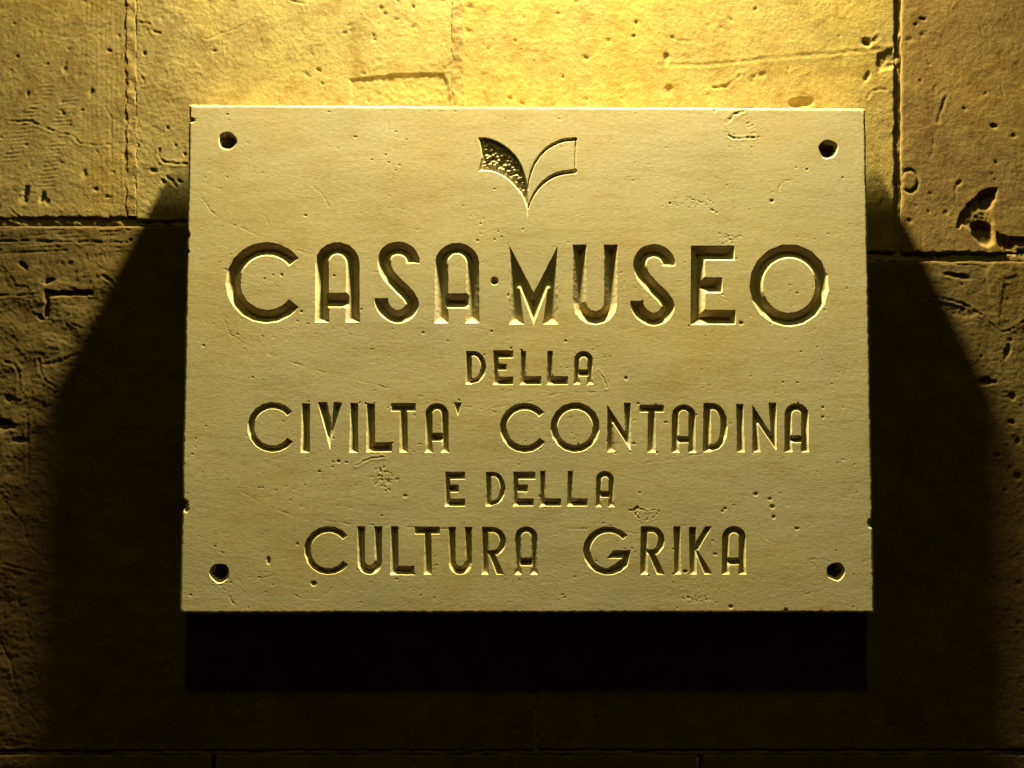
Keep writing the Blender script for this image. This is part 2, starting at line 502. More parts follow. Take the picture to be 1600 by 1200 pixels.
# ---- relief of the dressed face (pixels, outward positive)
rng = np.random.RandomState(11)
REL = 0.7 * fbm(PX / 190, PY / 150, 21, 2)
REL += 0.03 * fbm(PX / 26, PY / 12, 31, 4) + 0.04 * vn(PX / 7, PY / 4, 33)
REL += 0.055 * vn(PX / 3.0, PY / 1.9, 35)
spk = vn(PX / 5.5, PY / 4.0, 41)
mask = sstep(0.0, 0.5, fbm(PX / 110, PY / 80, 43, 3))
REL -= 0.8 * sstep(0.62, 0.85, spk) * (0.1 + mask)

def local(cx, cy, m):
    return window(cx, cy, cx, cy, m)

def pit(cx, cy, rx, ry, d, ang=0.0):
    win = local(cx, cy, 3 * max(rx, ry) + 2)
    x, y = PX[win] - cx, PY[win] - cy
    c, s = math.cos(ang), math.sin(ang)
    q = np.hypot((x * c + y * s) / rx, (-x * s + y * c) / ry) + 0.25 * vn(PX[win] / 2.2, PY[win] / 2.2, int(cx))
    REL[win] -= d * np.exp(-q ** 4)

def scratch(pts, wdt, d, lip=0.0):
    P = np.array(pts)
    win = window(P[:, 0].min(), P[:, 1].min(), P[:, 0].max(), P[:, 1].max(), 8)
    q = d_line(PX[win], PY[win], pts)
    x, y = PX[win], PY[win]
    q = d_line(x + 1.3 * vn(x / 13, y / 13, 401), y + 1.3 * vn(x / 11, y / 11, 402), pts)
    brk = np.clip(0.35 + 1.1 * vn(x / 19, y / 19, 403) + 0.8 * vn(x / 5, y / 5, 404), 0.0, 1.2)
    if d < 1.0:
        d = d * 0.75
    REL[win] -= d * brk * np.exp(-(q / wdt) ** 2)
    if lip:
        REL[win] += lip * np.exp(-((q - 2 * wdt) / wdt) ** 2)

for cx, cy, rx, ry, d in [(299, 188, 4.5, 3, 5), (355, 179, 2.2, 1, 1.5), (514, 175, 1.5, 1, 2), (1205, 252 - 0, 1.2, 1, 0.5), (440, 430, 2, 2, 2.4), (522, 431, 1.7, 1.5, 2.2), (471, 487, 1.8, 1.8, 2.2),
                          (1117, 173, 2.2, 2, 2.5), (1206, 314, 3, 2.2, 3), (1047, 318, 1.6, 1.6, 2.2), (1261, 265, 1.6, 1.6, 2), (1317, 278, 1.4, 1.4, 2), (1158, 505, 3, 2.5, 3),
                          (419.5, 876, 2.2, 5, 4), (490, 912, 3.5, 3, 4), (464.5, 850, 1.7, 1.8, 2.5), (1181, 772, 3, 2.6, 3), (1203, 780, 2.5, 2, 3), (1207, 792, 3, 3, 3), (1209, 808, 2.4, 2.6, 3),
                          (1245, 826, 3, 2, 2.5), (1118, 866, 3, 1.8, 1.6), (1133, 795, 2, 2, 2), (1129, 799, 2, 1.5, 1.5), (529, 721, 2.4, 2, 3), (499, 737, 1.8, 1.6, 2), (978, 591, 2, 2.5, 3), (1286, 637, 1.8, 1.6, 2.5), (1285.5, 652, 2, 1.8, 2.5),
                          (1041, 660, 3, 1.0, 1.6), (633, 775, 3, 2, 1.5), (884, 533, 2, 1.5, 2), (318, 540, 1.8, 1.6, 2), (746, 376, 1.5, 1.5, 2), (768, 518, 1.5, 1.5, 2), (661, 520, 2, 1.5, 2),
                          (1142, 948, 3.5, 2.5, 3), (1228, 955, 2.5, 4, 4), (1070.5, 893, 2.6, 2.0, 4), (286, 788, 6, 6, 9), (290, 796, 4, 4, 4), (288, 365, 5, 4, 6), (290, 393, 4, 3, 5), (1362, 818, 5, 6, 7),
                          (298, 930, 2, 1.5, 1.5), (1365, 690, 3, 5, 3), (700, 533, 1.4, 1, 1.5), (1300, 600, 1.5, 1, 1.5), (1000, 770, 1.6, 1.2, 1.8), (395, 590, 1.4, 1.1, 1.6), (620, 905, 1.4, 1.1, 1.8)]:
    pit(cx, cy, rx, ry, d if d > 3.1 else d * 0.6)
for _ in range(85):
    r = 0.7 + 0.9 * rng.rand() ** 3
    pit(290 + 1070 * rng.rand(), 172 + 780 * rng.rand(), r * (1 + 1.3 * rng.rand()), r, 0.35 + 0.8 * rng.rand() ** 2, rng.rand() * 0.6 - 0.3)
# chipped edges of letters
for _ in range(50):
    ch, line, st = LETTERS[rng.randint(len(LETTERS))]
    s = st[rng.randint(len(st))]; p = s[rng.randint(len(s))]
    pit(p[0] + rng.randn() * 2, p[1] + rng.randn() * 2, 1.0 + 1.1 * rng.rand(), 0.8 + 0.6 * rng.rand(), 0.8 + 0.8 * rng.rand(), rng.rand() * 3)

# long drawn scratches, compass arcs, scuffs seen on the face
scratch([(315, 310), (330, 330), (352, 346), (400, 366), (440, 381)], 0.8, 0.55)
scratch([(440, 382), (480, 396), (560, 418), (600, 428)], 0.7, 0.5)
scratch([(350, 500), (360, 522), (385, 538), (440, 562), (500, 580), (560, 594), (625, 612), (700, 630), (780, 645)], 0.75, 0.6)
scratch([(375, 300), (398, 308), (412, 325), (420, 352)], 0.8, 0.5)
scratch([(490, 292), (505, 305), (515, 325), (524, 352)], 0.8, 0.45)
scratch([(575, 290), (590, 308), (600, 330)], 0.8, 0.4)
scratch([(372, 228), (385, 240), (394, 252), (397, 268)], 0.7, 0.5)
scratch([(700, 190), (705, 230), (698, 300)], 0.8, 0.3)
scratch([(600, 172), (615, 235), (610, 300), (590, 350)], 0.9, 0.4)
scratch([(380, 770), (415, 790), (460, 806), (540, 818), (620, 822), (690, 826), (760, 832)], 0.75, 0.55)
scratch([(355, 925), (362, 940), (376, 954)], 1.0, 0.9)
scratch([(372, 905), (385, 918), (405, 924), (428, 912)], 0.8, 0.5)
scratch([(390, 902), (412, 903), (432, 897)], 0.7, 0.5)
scratch([(452, 925), (470, 935), (495, 936), (515, 925), (520, 912)], 0.8, 0.45)
scratch([(557, 728), (566, 722), (580, 716), (596, 714), (600, 715)], 1.4, 0.9, 0.3)
scratch([(880, 826), (920, 826), (1000, 834)], 0.8, 0.5)
scratch([(1000, 725), (1040, 720), (1100, 708)], 0.8, 0.45)
scratch([(770, 638), (830, 627), (870, 615), (930, 612)], 0.8, 0.5)
scratch([(600, 490), (700, 505), (790, 520)], 0.8, 0.3)
scratch([(1060, 440), (1110, 455), (1150, 478), (1180, 498)], 0.8, 0.55)
scratch([(934, 580), (943, 590), (948, 606)], 1.4, 0.9, 0.3)
scratch([(945, 584), (951, 596), (952, 606)], 0.9, 0.7)
scratch([(1217, 310), (1217, 292), (1225, 284), (1236, 281), (1246, 286)], 0.9, 0.6)
scratch([(1245, 800), (1262, 815), (1285, 826)], 0.8, 0.4)
scratch([(1188, 832), (1205, 848), (1235, 850)], 0.8, 0.4)
scratch([(1275, 885), (1262, 876), (1284, 872), (1295, 878)], 1.0, 0.6)
scratch([(1240, 920), (1262, 928), (1290, 920), (1300, 905)], 0.8, 0.4)
# repair patch near the top edge, with tool strokes
scratch([(1135, 190), (1147, 180), (1160, 174)], 2.4, 1.3, 0.2)
scratch([(1133, 200), (1139, 212), (1148, 216), (1178, 215)], 1.6, 1.4, 0.3)
scratch([(1146, 216), (1170, 219), (1180, 215)], 1.2, 0.9)
for q in range(6):
    scratch([(1160 + q * 3, 182 + q * 5.4), (1168 + q * 3.2, 180 + q * 5.2)], 0.9, 0.9)
# scuffed spot and the lump above the last word
for q in range(34):
    pit(600 + rng.randn() * 8, 746 + rng.randn() * 8, 1.3 + rng.rand(), 1.0, 0.8, rng.rand() * 3)
for q in range(30):
    pit(1085 + rng.randn() * 13, 316 + rng.randn() * 5, 1.2 + rng.rand(), 0.9, 0.55, rng.rand())
for q in range(22):
    pit(1142 + rng.randn() * 9, 373 + rng.randn() * 4, 1.2 + rng.rand(), 0.9, 0.55, rng.rand())
for q in range(22):
    pit(1085 + rng.randn() * 16, 935 + rng.randn() * 4, 1.2 + rng.rand(), 0.9, 0.5, rng.rand())
scratch([(1112, 328), (1118, 330), (1124, 336)], 1.4, 1.8)
scratch([(979, 797), (990, 797), (996, 794)], 1.8, 2.6)
scratch([(981, 790), (986, 791)], 1.2, 1.8)
scratch([(990, 800), (996, 808), (1004, 813), (1012, 812), (1008, 806), (1010, 799), (1002, 796), (995, 799), (992, 805)], 1.0, 1.2, 0.2)
scratch([(1012, 799), (1022, 797), (1031, 798), (1026, 804), (1020, 810)], 1.1, 1.0, 0.2)

# worn rounded border, a little wavering
ex = np.minimum(PX - 0, 0) * 0
el = (GX + PW / 2) / U; er = (PW / 2 - GX) / U; et = (PH / 2 - GZ) / U; eb = (GZ + PH / 2) / U
ed = np.minimum(np.minimum(el, er), np.minimum(et, eb))
edn = ed + 0.8 * vn(PX / 9, PY / 9, 61)
REL -= 4.0 * np.clip(1 - edn / 3.2, 0, 1.4) ** 2
REL -= 3.0 * np.clip(1 - np.hypot(np.clip(9 - er, 0, 9), np.clip(9 - et, 0, 9)) / 0.1, 0, 1) * 0
corner = np.clip((12 - (er + et)) / 12, 0, 1) + np.clip((8 - (el + eb)) / 8, 0, 1)
REL -= 5 * corner

REL *= 0.34
depth = np.where(F > 0, DEP, 0.0)
HT = (REL * np.where(F > 0, 0.25 + 0.75 * np.exp(-np.clip(F, 0, 9)), 1.0) - depth) * U      # metres, outward
# sideways wander of the outline
WX = (1.1 * fbm(PY / 60, PY * 0 + 3.3, 71, 4)) * np.exp(-el / 5) - (1.1 * fbm(PY / 60, PY * 0 + 8.1, 73, 4)) * np.exp(-er / 5)
WX += 2.2 * np.exp(-el / 4) * sum(np.exp(-((PY - c) / r) ** 2) * a for c, r, a in ((188, 5, .6), (367, 5, 2.0), (394, 4, 1.4), (789, 9, 2.4)))
WX -= 2.2 * np.exp(-er / 4) * np.exp(-((PY - 817) / 6) ** 2) * 1.6
WZ = (0.9 * fbm(PX / 60, PX * 0 + 5.5, 75, 4)) * np.exp(-et / 5) - (1.0 * fbm(PX / 50, PX * 0 + 2.7, 77, 4)) * np.exp(-eb / 5)
VX = GX + WX * U; VZ = GZ + WZ * U

# ---- split the face along the outlines of the cuts (marching squares)
N0 = nx * ny
verts = np.stack([VX.ravel(), -THICK - HT.ravel(), VZ.ravel()], 1)
Ff = F.ravel(); relf = (REL * U).ravel()
ins = (F > 0)
q = grid_quads(ny, nx)
qi = ins.ravel()[q].sum(1)
own_q = OWN.ravel()[q[np.arange(len(q)), np.argmax(Ff[q], 1)]]
loops = {-1: [q[qi == 0].ravel()]}
cnts = {-1: [np.full((qi == 0).sum(), 4)]}
full = qi == 4
for k in range(len(parts)):
    s = full & (own_q == k)
    loops[k] = [q[s].ravel()]; cnts[k] = [np.full(s.sum(), 4)]
extra = []; ekey = {}
def cross(a, b):
    key = (a, b) if a < b else (b, a)
    if key in ekey:
        return ekey[key]
    a, b = key
    t = min(max(Ff[a] / (Ff[a] - Ff[b]), 0.04), 0.96)
    pa, pb = verts[a], verts[b]
    ya = -THICK - relf[a]; yb = -THICK - relf[b]
    extra.append((pa[0] + (pb[0] - pa[0]) * t, ya + (yb - ya) * t, pa[2] + (pb[2] - pa[2]) * t))
    ekey[key] = N0 + len(extra) - 1
    return ekey[key]
mixed = np.nonzero((qi > 0) & (qi < 4))[0]
ml = {k: [] for k in loops}; mc = {k: [] for k in loops}
insf = ins.ravel()
for ci in mixed:
    c = [int(v) for v in q[ci]]; fl = [bool(insf[v]) for v in c]
    k = int(own_q[ci])
    pin, pout = [], []
    for j in range(4):
        a, b = c[j], c[(j + 1) % 4]
        (pin if fl[j] else pout).append(a)
        if fl[j] != fl[(j + 1) % 4]:
            e = cross(a, b); pin.append(e); pout.append(e)
    if sum(fl) == 2 and fl[0] == fl[2]:           # saddle: inside hexagon, two outside triangles
        outs = [j for j in range(4) if not fl[j]]
        for j in outs:
            ml[-1] += [cross(c[j - 1], c[j]), c[j], cross(c[j], c[(j + 1) % 4])]; mc[-1].append(3)
        ml[k] += pin; mc[k].append(len(pin))
        continue
    ml[k] += pin; mc[k].append(len(pin)); ml[-1] += pout; mc[-1].append(len(pout))
allv = np.vstack([verts, np.array(extra).reshape(-1, 3)])

def sub_mesh(name, k, more_v=None, more_l=None, more_c=None):
    lp = np.concatenate(loops[k] + [np.array(ml[k], int)]).astype(int)
    ct = np.concatenate(cnts[k] + [np.array(mc[k], int)]).astype(int)
    if len(ct) == 0:
        return None
    used, inv = np.unique(lp, return_inverse=True)
    V = allv[used]
    if more_v is not None:
        off = len(V)
        lut = {int(u): i for i, u in enumerate(used)}
        extra_l = [lut[v] if v >= 0 else off + (-v - 1) for v in more_l]
        V = np.vstack([V, more_v]); inv = np.concatenate([inv, extra_l]); ct = np.concatenate([ct, more_c])
    return make_mesh(name, V, inv, ct, MAT_P)

# sides and back of the slab: rings going back from the border
ring = [(0, j) for j in range(nx)] + [(i, nx - 1) for i in range(1, ny)] + [(ny - 1, j) for j in range(nx - 2, -1, -1)] + [(i, 0) for i in range(ny - 2, 0, -1)]
ri = np.array([i * nx + j for i, j in ring])
rp = verts[ri]; nr = len(ri)
layers = []
cen = np.array([0, 0, 0.0])
for t in (0.03, 0.12, 0.35, 0.65, 1.0):
    p = rp.copy()
    p[:, 1] = rp[:, 1] * (1 - t) - GAP * t
    sgn = np.where(np.abs(np.abs(rp[:, 0]) - PW / 2) < 0.004, np.sign(rp[:, 0]), 0)
    sgz = np.where(np.abs(np.abs(rp[:, 2]) - PH / 2) < 0.004, np.sign(rp[:, 2]), 0)
    nn = 0.0006 * fbm(np.arange(nr) / 14.0, np.full(nr, t * 9), 81, 3)
    o = 0.0012 * min(1, t / 0.12)
    p[:, 0] += sgn * (o + nn - 0.0012); p[:, 2] += sgz * (o + nn - 0.0012)
    layers.append(p)
mv = np.vstack(layers)
mlp, mct = [], []
for l in range(len(layers)):
    for j in range(nr):
        j2 = (j + 1) % nr
        a = int(ri[j]) if l == 0 else -(1 + (l - 1) * nr + j)
        b = int(ri[j2]) if l == 0 else -(1 + (l - 1) * nr + j2)
        mlp += [b, a, -(1 + l * nr + j), -(1 + l * nr + j2)]; mct.append(4)

mlp += [-(1 + (len(layers) - 1) * nr + j) for j in range(nr)]; mct.append(nr)      # the back

plaque = bpy.data.objects.new("stone_plaque", None); COL.objects.link(plaque)
plaque["label"] = "pale carved limestone plaque with incised lettering, fixed to the old stone wall"
plaque["category"] = "plaque"
link("slab", sub_mesh("slab", -1, mv, mlp, mct), plaque)
emblem = None
LINE_WORDS = {"casa museo": "large incised letter %s in the top line of the plaque",
              "upper della": "small incised letter %s in the second line",
              "civilta": "incised letter %s in the first word of the third line",
              "contadina": "incised letter %s in the second word of the third line",
              "lower della": "small incised letter %s in the fourth line",
              "cultura": "incised letter %s in the first word of the bottom line",
              "grika": "incised letter %s in the last word of the bottom line"}
for k, (kind, ch, line) in enumerate(parts):
    nm = kind
    if ch == "dot":
        nm = "separating_dot"
    elif ch == "apostrophe":
        nm = "accent_mark"
    elif kind == "page":
        nm = "sunken_page"
    me = sub_mesh(nm, k)
    if me is None:
        continue
    if kind in ("page", "page_outline"):
        if emblem is None:
            emblem = link("book_emblem", me, plaque)
            emblem["label"] = "carved open book emblem with a pebbled sunken left page"
        else:
            link(nm, me, emblem)
        continue
    o = link(nm, me, plaque)
    if nm == "letter":
        o["label"] = LINE_WORDS[line] % ch

# ================================================================= THE WALL
def course_warp(x, y):
    return 55 * sstep(250, 1350, x) * np.exp(-((y - 345) / 330.0) ** 2) - 0

wall_feats = []      # (bbox, function(x, y) -> height change)
def feat(bb, fn):
    wall_feats.append((bb, fn))

def w_pit(cx, cy, rx, ry, d, ang=0.0, p=4, sd=0):
    c, s = math.cos(ang), math.sin(ang); m = 2.6 * max(rx, ry)
    def fn(x, y):
        q = np.hypot(((x - cx) * c + (y - cy) * s) / rx, (-(x - cx) * s + (y - cy) * c) / ry)
        q = q + 0.35 * vn(x / (rx * .8 + 1), y / (rx * .8 + 1), int(cx * 3 + cy) + sd)
        return -d * np.exp(-np.clip(q, 0, 3) ** p)
    feat((cx - m, cy - m, cx + m, cy + m), fn)

def w_groove(pts, wd, d, lip=0.0, wav=1.5):
    P = np.array(pts, float)
    def fn(x, y):
        q = d_line(x + wav * vn(x / 14, y / 14, 5), y + wav * vn(x / 11, y / 11, 6), pts)
        v = -(0.85 if P[:, 1].mean() < 500 else 0.38) * d * np.exp(-(q / (wd * (0.8 + 0.4 * vn(x / 6, y / 6, 13)))) ** 2) * np.clip(0.7 + 0.9 * vn(x / 12, y / 12, 12) + 0.6 * vn(x / 4, y / 4, 14), 0.05, 1.6)
        return v + lip * np.exp(-((q - 2 * wd) / wd) ** 2)
    feat((P[:, 0].min() - 12, P[:, 1].min() - 12, P[:, 0].max() + 12, P[:, 1].max() + 12), fn)

def w_recess(pts, d, soft=2.5, rough=0.0):
    P = np.array(pts, float)
    def fn(x, y):
        f = sd_poly(x + 1.6 * vn(x / 9, y / 9, 15), y + 1.6 * vn(x / 9, y / 9, 16), pts)
        m = sstep(-soft / 2, soft, f)
        return -d * m + rough * m * (fbm(x / 8, y / 8, 18, 3))
    feat((P[:, 0].min() - 8, P[:, 1].min() - 8, P[:, 0].max() + 8, P[:, 1].max() + 8), fn)

# comb marks on the upper left block
def comb(x, y):
    v = 0
    for (ax, ay), (bx, by), hw in (((86, 112), (2, 275), 14), ((112, 138), (70, 296), 14), ((205, 118 - 400), (190, 200 - 400), 10)):
        t = np.clip((y - ay) / (by - ay), 0, 1); cx = ax + (bx - ax) * t
        m = sstep(hw + 3, hw - 4, np.abs(x - cx)) * sstep(ay - 8, ay + 14, y) * sstep(by + 6, by - 10, y)
        m = m * (0.35 + 0.65 * sstep(-0.35, 0.25, vn(x / 28, y / 28, 51)))
        v = v - 1.25 * m * (0.5 + 0.5 * np.cos(2 * math.pi * (y + 0.08 * x + 0.7 * vn(x / 20, y / 20, 50)) / 6.2))
    m2 = sstep(115, 140, x) * sstep(204, 196, x) * (0.4 + 0.6 * sstep(-.3, .3, vn(x / 30, y / 60, 52)))
    v = v - 0.45 * m2 * (0.5 + 0.5 * np.cos(2 * math.pi * (x + 2 * vn(x / 90, y / 90, 53)) / 7.5))
    return v
feat((-20, 0, 215, 320), comb)
def comb2(x, y):
    m = sstep(352, 358, y) * sstep(402, 394, y) * sstep(0, 0.3, vn(x / 45, y / 16, 54) + 0.15)
    return -1.3 * m * (0.5 + 0.5 * np.cos(2 * math.pi * (y + 0.05 * x) / 6.5))
feat((-20, 346, 190, 405), comb2)

w_pit(40, 301, 4, 9, 5, 0.3); w_pit(66, 309, 4, 9, 5, 0.35); w_pit(37, 312, 7, 6, 3)
w_groove([(15, 190), (50, 189), (62, 196), (88, 206), (112, 212), (125, 224), (150, 227), (172, 226)], 1.6, 1.4, 0.6)
w_groove([(165, 168), (175, 185), (174, 260)], 1.6, 0.8, 0.3)
w_pit(150, 296, 4, 3, 2.5); w_pit(168, 308, 7, 2, 1.5); w_pit(26, 88, 3, 2, 2); w_pit(75, 100, 3, 2, 2); w_pit(108, 77, 3, 2, 1.6); w_pit(22, 37, 3, 2, 2)
w_groove([(60, 50), (120, 60), (172, 38)], 2, 0.8, 0.4)
w_groove([(0, 377), (100, 378), (200, 379)], 1.6, 2.2, 0.5)
w_groove([(172, 352), (172, 378)], 1.2, 1.6, 0.4)
for a, b in ((135, 402), (142, 402), (149, 402), (156, 402), (163, 401), (170, 400)):
    w_groove([(a, b - 5), (a + 1, b + 2)], 1.4, 1.8)
# to the right of the left joint
w_groove([(249, 233), (248, 243), (252, 250), (262, 254), (276, 256), (292, 256)], 1.7, 2.6, 0.9)
w_groove([(218, 35), (232, 37), (240, 50), (250, 52)], 1.8, 2.0, 0.6)
w_groove([(213, 110), (224, 122), (226, 132)], 1.6, 1.8, 0.5)
w_groove([(262, 277), (268, 282), (275, 292)], 2.2, 2.4, 0.5); w_pit(240, 267, 5, 3, 3, .3); w_pit(256, 284, 5, 3, 3, .6); w_pit(280, 283, 5, 2.5, 3, .5)
w_pit(215, 228, 2.4, 2.4, 4); w_pit(226, 84, 3, 3, 3); w_pit(262, 200, 3, 3, 2.5); w_pit(335, 80, 4, 2.5, 2)
w_groove([(352, 68), (354, 88)], 1.2, 1.6, 0.3); w_groove([(320, 62), (370, 45), (400, 28)], 1.6, 1.0, 0.4)
w_groove([(190, 240), (199, 240)], 1.5, 1.6)
# the squared repair above the plaque
w_recess([(546, 124), (560, 123), (590, 120), (620, 116), (660, 115), (694, 116), (700, 130), (704, 150), (706, 230), (548, 230), (549, 150)], 3.2, 2.0, 1.0)
w_groove([(455, 1), (474, 5), (478, 17)], 1.7, 1.8, 0.7); w_groove([(468, 47), (475, 53), (476, 60)], 1.4, 1.6)
w_pit(498, 110, 4, 2.5, 3, .5); w_pit(584, 62, 4, 2.5, 2.4); w_pit(601, 22, 4, 2, 2, -.4); w_pit(620, 31, 4, 2, 2, -.3); w_pit(545, 40, 4, 2, 1.8); w_pit(538, 52, 4, 2.5, 2)
w_pit(488, 85, 3, 1.5, 2); w_groove([(697, 108), (704, 101), (711, 92)], 1.6, 2.2, 0.5)
# upper centre right block
w_groove([(1030, 102), (1110, 101), (1170, 95), (1240, 88), (1300, 84), (1350, 79), (1392, 77)], 2.6, 1.3, 0.6)
w_pit(1041, 91, 4, 9, 4.5, .1); w_pit(1045, 141, 6, 7, 4, .5); w_groove([(1043, 170), (1050, 157)], 2, 2.4); w_pit(994, 36, 3, 3, 3); w_pit(990, 57, 3.6, 2, 3, -.6)
w_groove([(1115, 137), (1135, 136), (1146, 126), (1156, 119)], 2.0, 3.2, 0.4); w_groove([(1106, 146), (1105, 162)], 1.8, 2.6); w_pit(1180, 15, 5, 2, 2.6, -.5)
w_pit(1252, 161, 15, 7, 9, -.05); w_pit(1243, 163, 8, 6, 4); w_groove([(850, 138), (875, 138)], 1.2, 1.8); w_groove([(880, 148), (898, 142)], 1.5, 1.8)
w_groove([(1045, 57), (1055, 62), (1075, 66), (1083, 62), (1086, 52)], 1.6, 1.8, 0.3); w_pit(1052, 59, 3, 2.4, 2); w_pit(871, 22, 4, 2, 1.8); w_pit(900, 3, 3, 2, 2)
w_groove([(1020, 18), (1035, 18), (1053, 15)], 1.2, 1.0); w_groove([(958, 92), (978, 89)], 1.6, 1.4); w_pit(915, 156, 5, 3, 2); w_pit(805, 64, 3, 2, 2); w_pit(797, 154, 4, 2.5, 2.4)
w_groove([(755, 170), (760, 155), (757, 145)], 1.8, 1.3, .5); w_pit(735, 12, 5, 4, 1.8); w_pit(732, 50, 5, 4, 1.8)
w_groove([(1100, 36), (1108, 44), (1122, 56)], 1.2, 1.0)
w_groove([(1355, 154), (1362, 143), (1374, 139), (1386, 141)], 2.0, 1.6, 0.6)
w_pit(1354, 67, 6.5, 6, 7); w_groove([(1354, 72), (1372, 58)], 3.0, 2.4, 0.8)
w_recess([(1372, 84), (1396, 76), (1400, 105), (1378, 110), (1371, 116), (1369, 100)], 4.5, 3, 3.0)
w_pit(1356, 118, 3, 7, 4, .3); w_pit(1351, 125, 3, 5, 2.5); w_groove([(1345, 150), (1352, 200), (1358, 260), (1380, 330)], 2.5, 0.6)
# upper right block
w_pit(1441, 30, 6, 2, 4); w_pit(1441, 55, 4, 3, 2); w_pit(1421, 62, 6, 4, 1.8); w_pit(1452, 100, 3, 2, 1.8); w_pit(1507, 170, 3, 3, 2.2)
w_pit(1553, 197, 6, 3, 6, .1); w_pit(1584, 212, 4, 3, 3, .4); w_pit(1560, 150, 1.6, 2, 1)
w_groove([(1565, 118), (1564, 140), (1569, 155)], 1.6, 1.6, 0.3)
w_groove([(1478, 152), (1474, 165), (1466, 182), (1465, 192)], 2.4, 2.6, 0.6); w_groove([(1461, 205), (1458, 228), (1454, 250)], 1.8, 1.6); w_groove([(1460, 135), (1460, 170)], 1.5, 0.9)
w_groove([(1410, 185), (1420, 172), (1440, 163)], 1.4, 0.9); w_groove([(1410, 165), (1460, 172)], 1.0, 0.7)
def plug(x, y):
    r = np.hypot(x - 1421, (y - 283) / 1.25) + 0.8 * vn(x / 7, y / 7, 91)
    return -3.4 * np.exp(-((r - 13.5) / 1.9) ** 2) + 1.0 * sstep(13, 10, r)
feat((1395, 255, 1448, 312), plug)
w_pit(1404, 266, 6, 5, 6); w_pit(1404, 287, 7, 6, 6)
w_groove([(1500, 284), (1493, 292), (1492, 312)], 2, 1.8, .3); w_pit(1498, 286, 5, 2.5, 3, -.4); w_pit(1478, 332, 4, 4, 2); w_pit(1421, 345, 4, 3, 2); w_groove([(1462, 316), (1461, 340)], 1.6, 1.0)
w_groove([(1441, 372), (1440, 395)], 1.5, 2.0)
w_recess([(1530, 303), (1543, 297), (1558, 295), (1554, 312), (1548, 325), (1534, 328), (1529, 318)], 17, 4.5, 1.5)
w_recess([(1518, 352), (1530, 346), (1545, 350), (1552, 360), (1553, 378), (1543, 386), (1530, 380), (1519, 366)], 16, 4.5, 2.0)
w_recess([(1530, 310), (1548, 328), (1553, 350), (1545, 362), (1520, 362), (1505, 352), (1496, 356), (1500, 336), (1512, 320)], 5.0, 4, 3.0)
w_groove([(1530, 306), (1514, 321), (1503, 336), (1497, 354)], 2.2, 6.5, 0.8)
w_recess([(1556, 364), (1572, 370), (1600, 372), (1625, 378), (1625, 400), (1590, 402), (1570, 396), (1560, 384)], 6.5, 3, 5.0)
w_pit(1598, 398, 8, 7, 8); w_pit(1575, 385, 7, 5, 6); w_groove([(1586, 262), (1612, 258)], 1, .8); w_groove([(1525, 272), (1610, 270)], 0.9, 0.9)
# under the right joint
w_pit(1500, 432, 16, 3.4, 4.5, .18); w_pit(1480, 428, 6, 2.5, 3); w_groove([(1470, 411), (1520, 414), (1545, 420)], 1.2, 1.6, .3)
w_recess([(1540, 424), (1552, 410), (1568, 404), (1584, 414), (1590, 430), (1570, 436), (1560, 500), (1546, 470)], -1.8, 3, 0.8)
w_groove([(1440, 465), (1465, 465), (1486, 469), (1508, 477), (1520, 484), (1532, 492)], 1.9, 3.0, 0.7); w_groove([(1532, 492), (1550, 508), (1566, 520), (1582, 514), (1600, 502)], 1.7, 2.6, 0.7)
w_recess([(1462, 472), (1500, 476), (1530, 490), (1512, 498), (1488, 492), (1464, 480)], 2.0, 3, 2.5)
w_groove([(1566, 520), (1580, 530)], 1.2, 1.2); w_pit(1538, 596, 9, 5, 8); w_pit(1550, 597, 8, 3, 4); w_pit(1574, 549, 4, 10, 5, .3); w_pit(1581, 620, 5, 5, 4, .3); w_groove([(1568, 570), (1567, 640)], 1.2, 1.2)
w_groove([(1545, 515), (1542, 590)], 1.4, 0.9); w_pit(1580, 660, 5, 3, 4); w_pit(1590, 745, 6, 5, 4, .5); w_pit(1558, 712, 5, 3, 3); w_groove([(1540, 1015), (1570, 1010), (1600, 1000)], 2, 3); w_pit(1590, 690, 4, 5, 3)
# rough lower left
w_recess([(70, 452), (80, 456), (145, 455), (145, 462), (78, 463), (76, 495), (70, 495)], 6.5, 2.5, 0.6)
w_pit(76, 440, 9, 3.6, 6, -.3); w_pit(64, 497, 5, 3, 5, .5); w_groove([(82, 495), (90, 487)], 1.4, 2); w_groove([(0, 462), (30, 462), (62, 458)], 1.4, 2.4, .6); w_pit(36, 415, 8, 3, 5, .7)
w_groove([(68, 569), (88, 566), (106, 560), (122, 554)], 2.4, 4.2, .8); w_groove([(60, 562), (64, 580), (72, 596), (90, 606)], 2.0, 3.2, .8); w_groove([(120, 486), (112, 505), (130, 514)], 1.8, 2.2, .7)
w_groove([(160, 430), (175, 440), (185, 452)], 2.0, 2.6, .8); w_groove([(8, 565), (20, 568), (30, 580), (30, 618)], 2.0, 3.4, 1); w_groove([(43, 650), (44, 700), (44, 752)], 2.2, 3.2, .8); w_groove([(24, 640), (70, 634), (70, 670)], 1.4, 1.6, .4)
w_pit(6, 664, 15, 7, 9, .1); w_pit(30, 688, 10, 4, 5); w_pit(14, 622, 7, 6, 4); w_groove([(8, 782), (20, 800), (36, 818), (42, 845)], 2, 5, 0); w_groove([(20, 920), (40, 960), (48, 1010), (60, 1060)], 1.8, 4, 0)
w_groove([(60, 958), (120, 972), (182, 1004)], 1.6, 3.2, .5); w_groove([(85, 870), (105, 905), (112, 940)], 2, 3, .5); w_groove([(0, 1000), (20, 1040), (30, 1100), (60, 1130)], 1.9, 5, 0); w_pit(260, 1040, 6, 8, 4)
